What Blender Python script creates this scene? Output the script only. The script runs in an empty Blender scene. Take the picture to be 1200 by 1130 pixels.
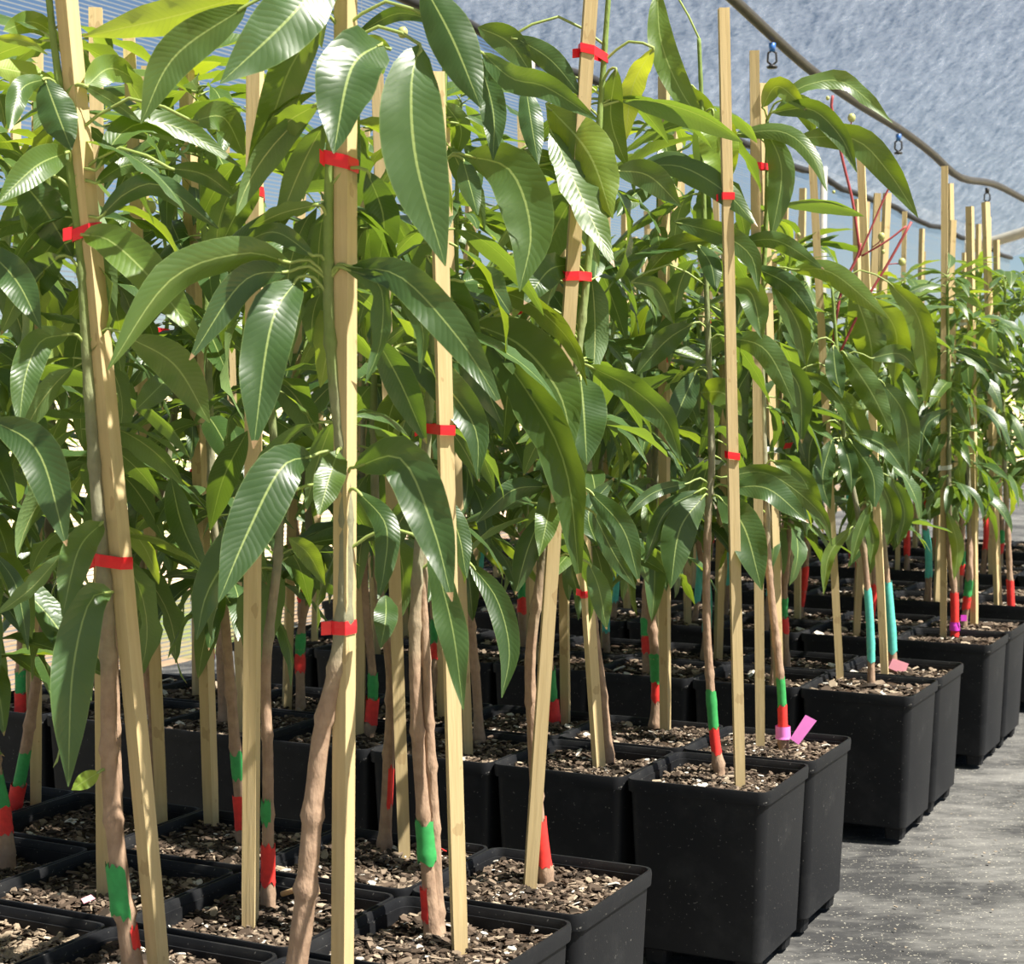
import bpy, math, random
from mathutils import Vector, Matrix, noise
R = random.Random(7)
sc = bpy.context.scene
COL = sc.collection

# ------------------------------------------------------------------ camera
F = 2050.0; CAMH = 1.24; PITCH = math.radians(3.2)
cam_d = bpy.data.cameras.new('camera'); cam = bpy.data.objects.new('camera', cam_d); COL.objects.link(cam)
cam.location = (0, 0, CAMH); cam.rotation_euler = (math.pi/2 - PITCH, 0, 0)
cam_d.sensor_fit = 'HORIZONTAL'; cam_d.sensor_width = 36.0; cam_d.lens = F/1200*36.0
cam_d.clip_start = .05; cam_d.clip_end = 400
cam_d.dof.use_dof = True; cam_d.dof.focus_distance = 3.3; cam_d.dof.aperture_fstop = 13.0
sc.camera = cam

# ------------------------------------------------------------------ sky, sun, exposure
SUN_DIR = Vector((0.86, -0.36, 1.45)).normalized()      # towards the sun
w = bpy.data.worlds.new('sky'); sc.world = w; w.use_nodes = True
nt = w.node_tree; bg = nt.nodes['Background']
sky = nt.nodes.new('ShaderNodeTexSky'); sky.sky_type = 'NISHITA'; sky.sun_disc = False
sky.sun_elevation = math.asin(SUN_DIR.z); sky.sun_rotation = math.atan2(SUN_DIR.x, SUN_DIR.y)
sky.air_density = 1.0; sky.dust_density = 0.1; sky.ozone_density = 2.5; sky.altitude = 1500
nt.links.new(sky.outputs[0], bg.inputs[0]); bg.inputs[1].default_value = 0.095
sl = bpy.data.lights.new('sun', 'SUN'); sl.energy = 30.0; sl.angle = math.radians(.6); sl.color = (1, .95, .86)
sun = bpy.data.objects.new('sun', sl); COL.objects.link(sun); sun.location = (4, -3, 9)
sun.rotation_euler = SUN_DIR.to_track_quat('Z', 'Y').to_euler()
vs = sc.view_settings; vs.view_transform = 'Standard'; vs.look = 'None'; vs.gamma = 1.0; vs.use_curve_mapping = False
vs.exposure = 0.0

# ------------------------------------------------------------------ layout helpers
ANG = math.radians(26.5)
D1 = Vector((math.sin(ANG), math.cos(ANG), 0)); D2 = Vector((math.cos(ANG), -math.sin(ANG), 0))
A0 = Vector((.562, 3.743, 0)); PS = .354; PT = .335; PERIOD = 1.365
GZ = -.06          # ground level below the pots
def gp(s, t, z=0.0):
    """s runs along the pot rows' depth, t from the aisle edge to the left"""
    v = A0 + D1*s - D2*t; v.z = z; return v
CP, SP = math.cos(PITCH), math.sin(PITCH)
def ray(x, y):
    a = (x-600)/F; b = -(y-565)/F
    return Vector((a, CP + b*SP, -SP + b*CP))
def at_depth(x, y, Y):
    r = ray(x, y); r = r*(Y/r.y); r.z += CAMH; return r
def at_height(x, y, z):
    r = ray(x, y); k = (z-CAMH)/r.z; r = r*k; r.z += CAMH; return r

# ------------------------------------------------------------------ mesh helpers
def mesh(name, verts, faces, mats, smooth=False, uvs=None, mi=None):
    me = bpy.data.meshes.new(name); me.from_pydata([tuple(v) for v in verts], [], faces)
    for m in (mats if isinstance(mats, (list, tuple)) else [mats]): me.materials.append(m)
    if smooth: me.polygons.foreach_set('use_smooth', [True]*len(me.polygons))
    if mi: me.polygons.foreach_set('material_index', mi)
    if uvs:
        ul = me.uv_layers.new(name='UVMap'); flat = []
        for l in me.loops: flat += uvs[l.vertex_index]
        ul.data.foreach_set('uv', flat)
    me.update(); return me
def obj(name, me, parent=None, loc=None, rot=None, scale=None):
    o = bpy.data.objects.new(name, me); COL.objects.link(o)
    if parent: o.parent = parent
    if loc is not None: o.location = loc
    if rot is not None: o.rotation_euler = rot
    if scale is not None: o.scale = (scale,)*3 if isinstance(scale, (int, float)) else scale
    return o
def tag(o, label=None, cat=None, group=None, kind=None):
    if label: o['label'] = label
    if cat: o['category'] = cat
    if group: o['group'] = group
    if kind: o['kind'] = kind
    return o
def empty(name, loc):
    o = bpy.data.objects.new(name, None); COL.objects.link(o); o.location = loc; o.empty_display_size = .05; return o
class MB:
    def __init__(s): s.v = []; s.f = []
    def add(s, v, f):
        n = len(s.v); s.v += [Vector(p) for p in v]; s.f += [tuple(i+n for i in q) for q in f]
    def box(s, c, half, M=None):
        c = Vector(c); vv = []
        for x in (-1, 1):
            for y in (-1, 1):
                for z in (-1, 1):
                    p = Vector((x*half[0], y*half[1], z*half[2])); vv.append(c + (M @ p if M else p))
        s.add(vv, [(0,1,3,2),(4,6,7,5),(0,4,5,1),(2,3,7,6),(0,2,6,4),(1,5,7,3)])
    def loops(s, loops, closed=True, cap0=False, cap1=False):
        n = len(loops[0]); v = [p for l in loops for p in l]; f = []
        for i in range(len(loops)-1):
            for k in range(n if closed else n-1):
                a = i*n+k; b = i*n+(k+1) % n; f.append((a, b, b+n, a+n))
        if cap0: f.append(tuple(range(n-1, -1, -1)))
        if cap1: f.append(tuple((len(loops)-1)*n+i for i in range(n)))
        s.add(v, f)
    def tube(s, pts, rad, n=8, caps=True):
        pts = [Vector(p) for p in pts]; L = []; prev = None
        for i, p in enumerate(pts):
            t = (pts[min(i+1, len(pts)-1)] - pts[max(i-1, 0)]).normalized()
            a = prev if prev else (Vector((1,0,0)) if abs(t.x) < .8 else Vector((0,1,0)))
            a = (a - t*a.dot(t)).normalized(); prev = a; b = t.cross(a)
            r = rad[i] if isinstance(rad, (list, tuple)) else rad
            L.append([p + a*(r*math.cos(2*math.pi*k/n)) + b*(r*math.sin(2*math.pi*k/n)) for k in range(n)])
        s.loops(L, True, caps, caps)
    def mesh(s, name, mat, smooth=False): return mesh(name, s.v, s.f, mat, smooth)
def spline(P, n):
    """Catmull-Rom through P, n+1 samples evenly in parameter"""
    P = [Vector(p) for p in P]
    if len(P) == 2: P = [P[0], (P[0]+P[1])/2, P[1]]
    Q = [P[0]*2-P[1]] + P + [P[-1]*2-P[-2]]; m = len(P)-1; out = []
    for i in range(n+1):
        x = i/n*m; k = min(int(x), m-1); u = x-k
        a, b, c, d = Q[k:k+4]
        out.append(.5*((2*b)+(c-a)*u+(2*a-5*b+4*c-d)*u*u+(3*b-a-3*c+d)*u**3))
    return out
def resample(P, n):
    S = spline(P, max(40, 8*len(P))); L = [0]
    for i in range(1, len(S)): L.append(L[-1] + (S[i]-S[i-1]).length)
    out = []; k = 0
    for i in range(n+1):
        t = L[-1]*i/n
        while k < len(L)-2 and L[k+1] < t: k += 1
        u = (t-L[k])/max(1e-9, L[k+1]-L[k]); out.append(S[k].lerp(S[k+1], u))
    return out

# ------------------------------------------------------------------ materials
class NT:
    def __init__(s, name):
        s.m = bpy.data.materials.new(name); s.m.use_nodes = True; s.t = s.m.node_tree
        s.b = s.t.nodes['Principled BSDF']; s.o = s.t.nodes['Material Output']
    def n(s, typ, **kw):
        x = s.t.nodes.new('ShaderNode'+typ)
        for k, v in kw.items():
            if k.startswith('i_'):
                key = k[2:]; key = int(key) if key.isdigit() else key.replace('_', ' ')
                x.inputs[key].default_value = v
            else: setattr(x, k, v)
        return x
    def l(s, a, b): s.t.links.new(a, b)
    def math(s, op, a, b=None, clamp=False):
        x = s.n('Math', operation=op); x.use_clamp = clamp
        for i, q in enumerate((a, b)):
            if q is None: continue
            if isinstance(q, (int, float)): x.inputs[i].default_value = q
            else: s.l(q, x.inputs[i])
        return x.outputs[0]
    def mix(s, fac, a, b, blend='MIX'):
        x = s.n('Mix', data_type='RGBA', blend_type=blend)
        for q, i in ((fac, 0), (a, 6), (b, 7)):
            if isinstance(q, (int, float)): x.inputs[i].default_value = q
            elif isinstance(q, tuple): x.inputs[i].default_value = (*q, 1) if len(q) == 3 else q
            else: s.l(q, x.inputs[i])
        return x.outputs[2]
    def ramp(s, fac, stops, const=False):
        x = s.n('ValToRGB'); cr = x.color_ramp
        if const: cr.interpolation = 'CONSTANT'
        while len(cr.elements) < len(stops): cr.elements.new(.5)
        for e, (p, c) in zip(cr.elements, stops): e.position = p; e.color = (*c, 1)
        s.l(fac, x.inputs[0]); return x.outputs[0]
    def noise(s, scale, detail=3, vec=None, rough=.5):
        x = s.n('TexNoise', i_Scale=scale, i_Detail=detail, i_Roughness=rough)
        if vec: s.l(vec, x.inputs['Vector'])
        return x.outputs['Fac']
    def coord(s, kind='Object', scale=None):
        x = s.n('TexCoord').outputs[kind]
        if scale:
            m = s.n('Mapping'); m.inputs['Scale'].default_value = scale; s.l(x, m.inputs[0]); x = m.outputs[0]
        return x
    def bump(s, h, strength=.3, dist=.01):
        x = s.n('Bump', i_Strength=strength, i_Distance=dist); s.l(h, x.inputs['Height']); s.l(x.outputs[0], s.b.inputs['Normal']); return x
    def set(s, col=None, rough=None, spec=None):
        if col is not None:
            if isinstance(col, tuple): s.b.inputs['Base Color'].default_value = (*col, 1)
            else: s.l(col, s.b.inputs['Base Color'])
        if rough is not None:
            if isinstance(rough, (int, float)): s.b.inputs['Roughness'].default_value = rough
            else: s.l(rough, s.b.inputs['Roughness'])
        if spec is not None: s.b.inputs['Specular IOR Level'].default_value = spec
        return s
def m_leaf():
    s = NT('mango leaf'); uv = s.n('UVMap').outputs[0]
    sep = s.n('SeparateXYZ'); s.l(uv, sep.inputs[0]); u, v = sep.outputs[0], sep.outputs[1]
    av = s.math('ABSOLUTE', s.math('SUBTRACT', v, .5))                 # 0 midrib .. .5 margin
    rib = s.math('LESS_THAN', av, .021)
    ph = s.math('ADD', s.math('SUBTRACT', s.math('MULTIPLY', u, 25.0), s.math('MULTIPLY', av, 5.0)), s.math('MULTIPLY', s.noise(16, 2, s.coord('Object')), 2.2))
    fr = s.math('ABSOLUTE', s.math('SUBTRACT', s.math('FRACT', ph), .5))   # .5 at a side vein
    vein = s.math('MULTIPLY', s.math('SUBTRACT', fr, .45, True), 20.0, True)
    margin = s.math('MULTIPLY', s.math('SUBTRACT', av, .475, True), 40.0, True)
    oi = s.n('ObjectInfo')
    top = s.mix(s.noise(14, 3, s.coord('Object')), (.029, .070, .020), (.052, .106, .029))
    top = s.mix(1.0, top, oi.outputs['Color'], 'MULTIPLY')
    top = s.mix(s.math('MULTIPLY', vein, .26), top, (.12, .20, .065))
    top = s.mix(s.math('MULTIPLY', margin, .35), top, (.24, .32, .10))
    top = s.mix(s.math('MULTIPLY', rib, .75), top, (.32, .40, .13))
    under = s.mix(1.0, (.12, .20, .07), oi.outputs['Color'], 'MULTIPLY')
    under = s.mix(s.math('MULTIPLY', vein, .5), under, (.24, .33, .12))
    under = s.mix(s.math('MULTIPLY', rib, .9), under, (.45, .50, .20))
    back = s.n('NewGeometry').outputs['Backfacing']
    col = s.mix(back, top, under)
    dry = s.math('MULTIPLY', s.math('GREATER_THAN', s.math('ADD', u, s.math('MULTIPLY', s.noise(40, 2, s.coord('Object')), .05)), .985), s.math('GREATER_THAN', oi.outputs['Random'], .72))
    col = s.mix(dry, col, (.30, .19, .10))
    s.set(col, .36, .55)
    s.l(s.math('ADD', s.math('ADD', s.math('MULTIPLY', back, .2), .26), s.math('MULTIPLY', s.noise(22, 4, s.coord('Object')), .24)), s.b.inputs['Roughness'])
    s.bump(s.math('SUBTRACT', s.math('MULTIPLY', s.math('POWER', s.math('MULTIPLY', fr, 2.0), 2.0), -.8), s.math('MULTIPLY', rib, 1.0)), .12, .003)
    tr = s.n('BsdfTranslucent'); tc = s.mix(1.0, (.30, .47, .03), oi.outputs['Color'], 'MULTIPLY')
    tc = s.mix(s.math('MULTIPLY', vein, .3), tc, (.10, .2, .01)); s.l(tc, tr.inputs[0])
    mx = s.n('MixShader', i_0=.25); s.l(s.b.outputs[0], mx.inputs[1]); s.l(tr.outputs[0], mx.inputs[2]); s.l(mx.outputs[0], s.o.inputs[0])
    return s.m
def m_bark():
    s = NT('mango bark'); uv = s.n('UVMap').outputs[0]; sep = s.n('SeparateXYZ'); s.l(uv, sep.inputs[0])
    c = s.coord('Object')
    k = s.math('ADD', sep.outputs[0], s.math('MULTIPLY', s.math('SUBTRACT', s.noise(9, 3, c), .5), .25))
    n1 = s.noise(60, 4, c)
    brown = s.mix(n1, (.20, .125, .080), (.45, .31, .21))
    grey = s.mix(n1, (.17, .16, .10), (.30, .29, .19)); green = s.mix(n1, (.13, .19, .045), (.20, .28, .075))
    a = s.mix(s.math('MULTIPLY', s.math('SUBTRACT', k, .30), 7.0, True), brown, grey)
    b = s.mix(s.math('MULTIPLY', s.math('SUBTRACT', k, .52), 5.0, True), a, green)
    s.set(b, .75, .3); s.bump(s.noise(90, 4, s.coord('Object', (1, 1, .35))), .9, .005); return s.m
def m_wood():
    s = NT('pine stake'); c = s.coord('Object', (1, 1, .06)); oi = s.n('ObjectInfo')
    g = s.noise(150, 3, c); col = s.mix(g, (.45, .335, .16), (.62, .49, .27))
    tone = s.n('HueSaturation'); s.l(col, tone.inputs['Color'])
    s.l(s.math('ADD', s.math('MULTIPLY', oi.outputs['Random'], .35), .78), tone.inputs['Value'])
    col = s.mix(s.math('MULTIPLY', s.math('GREATER_THAN', s.noise(7, 2, s.coord('Object', (6, 6, 3))), .68), .35), tone.outputs[0], (.25, .15, .06))
    s.set(col, .8, .25); s.bump(g, .4, .002); return s.m
def m_flat(name, col, rough=.5, var=.2, scale=40, spec=.4):
    s = NT(name); n = s.noise(scale, 3, s.coord('Object'))
    s.set(s.mix(n, tuple(c*(1-var) for c in col), tuple(min(1, c*(1+var)) for c in col)), rough, spec); return s.m
def m_pot():
    s = NT('black pot plastic'); c = s.coord('Object')
    dust = s.math('MULTIPLY', s.math('SUBTRACT', s.noise(9, 5, c, .65), .5, True), 1.6, True)
    col = s.mix(dust, (.009, .0095, .011), (.042, .042, .041))
    spk = s.math('GREATER_THAN', s.noise(150, 2, c), .72)
    col = s.mix(s.math('MULTIPLY', spk, .5), col, (.22, .21, .19))
    s.set(col, s.math('ADD', s.math('MULTIPLY', dust, .2), .55), .22); s.bump(s.noise(220, 2, c), .12, .002); return s.m
def m_chip(name='bark chips', pale=0.0):
    s = NT(name); r = s.n('NewGeometry').outputs['Random Per Island']
    col = s.ramp(r, [(0, (.026, .020, .015)), (.30, (.070, .050, .036)), (.54, (.135, .098, .072)), (.72, (.235, .18, .13)), (.88, (.40, .32, .23)), (.955, (.66, .62, .54))], True)
    n = s.noise(120, 3, s.coord('Object')); col = s.mix(s.math('MULTIPLY', n, .5), col, (.05, .035, .022))
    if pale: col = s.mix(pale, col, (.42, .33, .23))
    s.set(col, .9, .2); return s.m
def m_mat():
    s = NT('weed mat'); c = s.coord('Object')
    d = s.math('ADD', s.math('MULTIPLY', s.noise(1.6, 6, c, .6), .6), s.math('MULTIPLY', s.noise(5.5, 6, s.coord('Object', (1, 2.2, 1)), .7), .5))
    k = s.math('MULTIPLY', s.math('SUBTRACT', d, .46), 4.0, True)
    col = s.mix(k, (.032, .032, .032), (.20, .195, .18))
    spk = s.math('GREATER_THAN', s.noise(130, 2, c), .675); col = s.mix(s.math('MULTIPLY', spk, .6), col, (.5, .47, .38))
    s.set(col, .75, .35); s.bump(s.noise(4, 5, s.coord('Object', (1, 2.5, 1))), .5, .05); return s.m
def m_ground():
    s = NT('outside ground'); c = s.coord('Object')
    k = s.math('MULTIPLY', s.math('SUBTRACT', s.noise(.55, 4, c), .47), 8, True)
    earth = s.mix(s.noise(9, 5, c), (.30, .19, .115), (.52, .38, .25)); grass = s.mix(s.noise(12, 5, c), (.12, .19, .045), (.34, .40, .14))
    s.set(s.mix(k, earth, grass), .95, .1); return s.m
def m_cloth(name, transp, c1, c2, sc_):
    s = NT(name); c = s.coord('Object', sc_); n = s.noise(14, 5, c, .6); c2_ = s.coord('Object', (1, 1, 1))
    n2 = s.noise(26, 4, c2_, .7)
    fac = s.math('MULTIPLY', s.math('ADD', n, n2), .5)
    col = s.mix(s.math('MULTIPLY', s.math('SUBTRACT', fac, .36), 3.6, True), c1, c2)
    s.set(col, .8, .2)
    tl = s.n('BsdfTranslucent'); s.l(col, tl.inputs[0]); a = s.n('MixShader', i_0=.5); s.l(s.b.outputs[0], a.inputs[1]); s.l(tl.outputs[0], a.inputs[2])
    tp = s.n('BsdfTransparent'); mx = s.n('MixShader', i_0=transp); s.l(a.outputs[0], mx.inputs[1]); s.l(tp.outputs[0], mx.inputs[2])
    s.l(mx.outputs[0], s.o.inputs[0]); return s.m
M = dict(leaf=m_leaf(), bark=m_bark(), wood=m_wood(), pot=m_pot(), chip=m_chip(), mat=m_mat(), ground=m_ground(),
    petiole=m_flat('leaf stalk', (.26, .33, .09), .5), shoot=m_flat('young green shoot', (.30, .38, .06), .45),
    soil=m_flat('potting soil', (.045, .03, .02), .95, .5, 60, .1),
    red_tape=m_flat('red tape', (.74, .012, .022), .38, .12, 90), white_tape=m_flat('white tie', (.75, .75, .72), .5, .08),
    red_paint=m_flat('red paint', (.70, .035, .028), .6, .3, 90), green_paint=m_flat('green paint', (.035, .30, .075), .6, .3, 90),
    turq_paint=m_flat('turquoise paint', (.10, .50, .42), .6, .25, 90), pink=m_flat('pink tag', (.80, .22, .62), .45, .08),
    salmon=m_flat('salmon tag', (.85, .36, .42), .5, .08), magenta=m_flat('magenta tag', (.62, .05, .50), .45, .1),
    panicle=m_flat('red flower stalk', (.30, .05, .055), .55, .3), fruit=m_flat('young mango', (.38, .40, .15), .4, .2),
    pipe=m_flat('dark poly pipe', (.045, .042, .036), .55, .4, 20), steel=m_flat('galvanised steel', (.33, .32, .28), .5, .25, 12),
    blue=m_flat('blue plastic', (.03, .13, .45), .4), black=m_flat('black plastic', (.012, .012, .013), .5),
    net=m_flat('white net strand', (.17, .19, .21), .7, .06), litter=m_flat('fallen bark litter', (.30, .25, .19), .9, .5, 30, .1))
M['roof'] = m_cloth('roof shade cloth', .42, (.040, .046, .056), (.23, .25, .285), (1.0, .16, 1))
M['sunlit_chip'] = m_chip('sunlit-toned bark chips', .55)  # bark chips in a lighter tone, sunlight on one pot painted in
M['edge'] = m_flat('dark cloth hem', (.015, .016, .018), .9)

# ------------------------------------------------------------------ the setting
def grid(name, s0, s1, t0, t1, n, m, zf, mat, smooth=True):
    v = [gp(s0+(s1-s0)*i/n, t0+(t1-t0)*j/m) for i in range(n+1) for j in range(m+1)]
    for p in v: p.z = zf(p)
    f = [(i*(m+1)+j, i*(m+1)+j+1, (i+1)*(m+1)+j+1, (i+1)*(m+1)+j) for i in range(n) for j in range(m)]
    return mesh(name, v, f, mat, smooth)
def flipz(me):
    me.flip_normals(); return me
WALL_T = 3.95
tag(obj('floor', grid('floor', -5, 34, -4.5, WALL_T-.05, 150, 34,
    lambda p: .010*noise.noise(p*1.3)*1.0 + .006*noise.noise(Vector((p.x*3, p.y*7, 3)))-.012+GZ, M['mat'])), 'black dusty weed mat lying under the pots and aisle', kind='structure')
tag(obj('outside_ground', mesh('outside_ground', [(-150,-80,-.13),(150,-80,-.13),(150,220,-.13),(-150,220,-.13)], [(0,1,2,3)], M['ground'])),
    'sunlit bare earth and grass beyond the netting', kind='structure')
def roof_z(s, t):
    x = (WALL_T - t)/10.0                                   # 0 eave .. 1 far eave
    arch = 3.58 - .017*max(0, s) + 1.15*math.sin(math.pi*min(1, max(0, x)))
    sag = .10*math.sin(s*1.15)*math.sin(math.pi*min(1, x*3.0+.12)) + .05*noise.noise(Vector((s*.7, t*.9, 2)))
    return arch - abs(sag)
n, m = 150, 34; v = []; f = []
S0, S1, T1 = -16, 23.5, WALL_T-10
for i in range(n+1):
    for j in range(m+1):
        s = S0+(S1-S0)*i/n; t = WALL_T-10*j/m; v.append(gp(s, t, roof_z(s, t)))
f = [(i*(m+1)+j, i*(m+1)+j+1, (i+1)*(m+1)+j+1, (i+1)*(m+1)+j) for i in range(n) for j in range(m)]
tag(obj('ceiling', mesh('ceiling', v, f, M['roof'], True)), 'grey blue knitted shade cloth roof sagging over the rows', kind='structure')
b = MB(); b.tube([gp(S0+(S1-S0)*i/90, WALL_T-.02, roof_z(S0+(S1-S0)*i/90, WALL_T)-.02+.015*math.sin(i*1.9)) for i in range(91)], .032, 6)
tag(obj('trim_1', b.mesh('cloth_hem', M['edge'], True)), 'dark rolled hem where roof cloth meets the side netting', kind='structure')
# side wall of netting: horizontal strands, all real strips
b = MB(); z = GZ
while z < 3.4:
    h = .0045 + .003*R.random(); a, c = gp(-16, WALL_T), gp(23.5, WALL_T)
    b.add([a+Vector((0,0,z)), c+Vector((0,0,z)), c+Vector((0,0,z+h)), a+Vector((0,0,z+h))], [(0,1,2,3)]); z += .0205
for i in range(50):
    p = gp(-16+i*.8, WALL_T+.002); b.add([p, p+D1*.006, p+D1*.006+Vector((0,0,3.4)), p+Vector((0,0,3.4))], [(0,1,2,3)])
o = obj('wall_left', b.mesh('wall_left', M['net'])); tag(o, 'pale see-through side netting behind the left rows', kind='structure')
# eave posts and the curved steel rafter
for i, s in enumerate((-6.6, .1, 6.8, 13.5, 20.2)):
    b = MB(); b.tube([gp(s, WALL_T-.06, GZ-.01), gp(s, WALL_T-.06, 3.40)], .035, 12)
    tag(obj('trim_post', b.mesh('post', M['steel'], True)), 'galvanised steel post holding up the side netting', kind='structure')
for s in (20.2,):
    b = MB(); b.tube([gp(s, WALL_T-.06-10*i/30, roof_z(s, WALL_T-10*i/30)-.17) for i in range(31)], .07, 12)
    tag(obj('trim_rafter', b.mesh('rafter', M['steel'], True)), 'curved galvanised steel rafter under the far roof cloth', kind='structure')

# ------------------------------------------------------------------ irrigation pipe with sprinklers
PIPE_T, PIPE_Z = 1.33, 2.60
pipe_px = [(700,-130),(790,-62),(860,0),(905,42),(950,82),(1000,118),(1055,152),(1090,178),(1125,208),(1165,216),(1205,236),(1260,262),(1330,300)]
def on_plane(x, y, t):
    r = ray(x, y); o = gp(0, t); k = (o.dot(D2))/(r.dot(D2)); q = r*k; q.z += CAMH; return q
PP = [on_plane(x, y, PIPE_T) for x, y in pipe_px]
pr = empty('irrigation_pipe', PP[0]); tag(pr, 'dark wavy irrigation pipe slung below the shade cloth roof', 'pipe')
b = MB(); b.tube([p-PP[0] for p in resample(PP, 60)], .024, 10); obj('pipe_run', b.mesh('pipe_run', M['pipe'], True), pr)
SPL = {0:'blue sprinkler hanging from pipe nearest the camera', 1:'blue and black sprinkler hanging from middle of the pipe', 2:'dark sprinkler hanging from the far end of the pipe'}
for i, (x, y) in enumerate(((905,44),(1053,152),(1157,216))):
    p = on_plane(x, y, PIPE_T) - Vector((0,0,.037)); t = empty('sprinkler', p); tag(t, SPL[i], 'sprinkler', 'sprinklers on the irrigation pipe')
    b = MB(); b.tube([(0,0,.012),(0,0,-.025)], [.016,.014], 8); obj('stem', b.mesh('stem', M['blue'] if i < 2 else M['black'], True), t)
    b = MB(); b.tube([(0,0,-.02),(.018,0,-.032),(.02,0,-.07),(0,0,-.088)], .0055, 6); b.tube([(0,0,-.02),(-.018,0,-.032),(-.02,0,-.07),(0,0,-.088)], .0055, 6)
    obj('bridge', b.mesh('bridge', M['black'], True), t)
    b = MB(); b.tube([(0,0,-.082),(0,0,-.092),(0,0,-.10)], [.006,.026,.022], 8); obj('spinner', b.mesh('spinner', M['black'], True), t)

# ------------------------------------------------------------------ shared meshes: pot, soil, leaves
def rsq(half, cr, z, n=4):
    o = []
    for q, (sx, sy) in enumerate(((1,1),(-1,1),(-1,-1),(1,-1))):
        for k in range(n):
            a = math.pi/2*q + math.pi/2*k/(n-1); o.append(Vector((sx*(half-cr)+cr*math.cos(a), sy*(half-cr)+cr*math.sin(a), z)))
    return o
POT_H = .42
b = MB(); b.loops([rsq(.141, .018, .034), rsq(.145, .020, .038), rsq(.1595, .022, .398), rsq(.1595, .022, .405), rsq(.1545, .022, .405), rsq(.152, .022, .33), rsq(.132, .02, .045)], True, True, True)
POT = b.mesh('pot', M['pot'])
b = MB(); b.loops([rsq(.1600, .022, .394), rsq(.1652, .024, .392), rsq(.1665, .025, .412), rsq(.1650, .024, POT_H), rsq(.1605, .022, POT_H), rsq(.1575, .021, .410), rsq(.1575, .021, .396), rsq(.1600, .022, .394)])
RIM = b.mesh('rim', M['pot'])
b = MB(); b.loops([rsq(.024, .006, 0.0, 2), rsq(.028, .006, .04, 2)], True, True, True); FOOT = b.mesh('foot', M['pot'])
for me in (POT, RIM): me.polygons.foreach_set('use_smooth', [len(p.vertices) == 4 for p in me.polygons]); me.set_sharp_from_angle(angle=math.radians(35))
def soil_surface(x, y, seed): return .390 + .012*noise.noise(Vector((x*9, y*9, seed))) + .006*noise.noise(Vector((x*30, y*30, seed)))
def make_soil(seed):
    N = 14; H = .1525; v = []; f = []
    for i in range(N+1):
        for j in range(N+1):
            x = -H+2*H*i/N; y = -H+2*H*j/N; v.append((x, y, soil_surface(x, y, seed)))
    f = [(i*(N+1)+j, (i+1)*(N+1)+j, (i+1)*(N+1)+j+1, i*(N+1)+j+1) for i in range(N) for j in range(N)]
    return mesh('soil', v, f, M['soil'], True)
def make_chips(seed, count, big):
    r = random.Random(seed); b = MB(); H = .148
    for i in range(count):
        x, y = r.uniform(-H, H), r.uniform(-H, H); z = soil_surface(x, y, seed) + r.uniform(.0, .008)
        L = r.uniform(.004, .013)*big
        if r.random() < .12: L *= 1.8
        wd = L*r.uniform(.3, .75); th = L*r.uniform(.06, .2); L = min(L, .156-max(abs(x), abs(y)))
        Mx = Matrix.Rotation(r.uniform(0, 6.3), 3, 'Z') @ Matrix.Rotation(r.uniform(-.5, .5), 3, 'X') @ Matrix.Rotation(r.uniform(-.5, .5), 3, 'Y')
        k = r.uniform(.3, .9); q = [(-L,-wd*k,0),(-L*.2,-wd,0),(L*.8,-wd*.8,0),(L,wd*.4,0),(L*.1,wd,0),(-L*.9,wd*.6,0)]
        c = Vector((x, y, z)); lo = [c + Mx @ Vector(p) for p in q]; hi = [c + Mx @ (Vector(p)*.85 + Vector((0,0,th*1.6))) for p in q]
        b.loops([lo, hi], True, False, True)
    return b.mesh('bark_mulch', M['chip'])
SOILS = [make_soil(s) for s in (1, 2, 3)]
CHIPS_N = [make_chips(s, 1700, .72) for s in (1, 2, 3)]
CHIPS_F = [make_chips(s, 420, 1.15) for s in (1, 2, 3)]

def width_prof(u):
    if u <= 0 or u >= 1: return 0.0
    return (math.sin(math.pi*u**.86)**.78)*(1-.25*max(0, u-.75)/.25)
def blade(curve, across, W, fold, wave, seed, nx=4, pet=None):
    """curve: midrib points; across: unit vectors; returns verts, faces, uvs, material ids"""
    n = len(curve)-1; v = []; f = []; uv = []; mi = []; r = random.Random(seed); ph = r.uniform(0, 6.3); fq = r.uniform(2.2, 4.2)
    for i, p in enumerate(curve):
        u = i/n; t = (curve[min(i+1, n)]-curve[max(i-1, 0)]).normalized(); a = across[i]; nrm = t.cross(a).normalized()
        hw = max(width_prof(u)*W/2, .0008)
        for k in range(nx+1):
            q = -1+2*k/nx
            lift = fold*abs(q)**1.3*hw + wave*hw*math.sin(ph+fq*6.28*u+(1.5 if q > 0 else 0))*q*q
            v.append(p + a*(q*hw*math.cos(min(.9, abs(fold)*.6))) + nrm*lift); uv.append((u, (q+1)/2))
    for i in range(n):
        for k in range(nx):
            a0 = i*(nx+1)+k; f.append((a0, a0+nx+1, a0+nx+2, a0+1)); mi.append(0)
    if pet:
        b = MB(); b.tube(pet, [.0026]*(len(pet)-1)+[.0017], 5, False); o = len(v)
        v += b.v; uv += [(0, 0)]*len(b.v); f += [tuple(i+o for i in q) for q in b.f]; mi += [1]*len(b.f)
    return v, f, uv, mi
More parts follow.
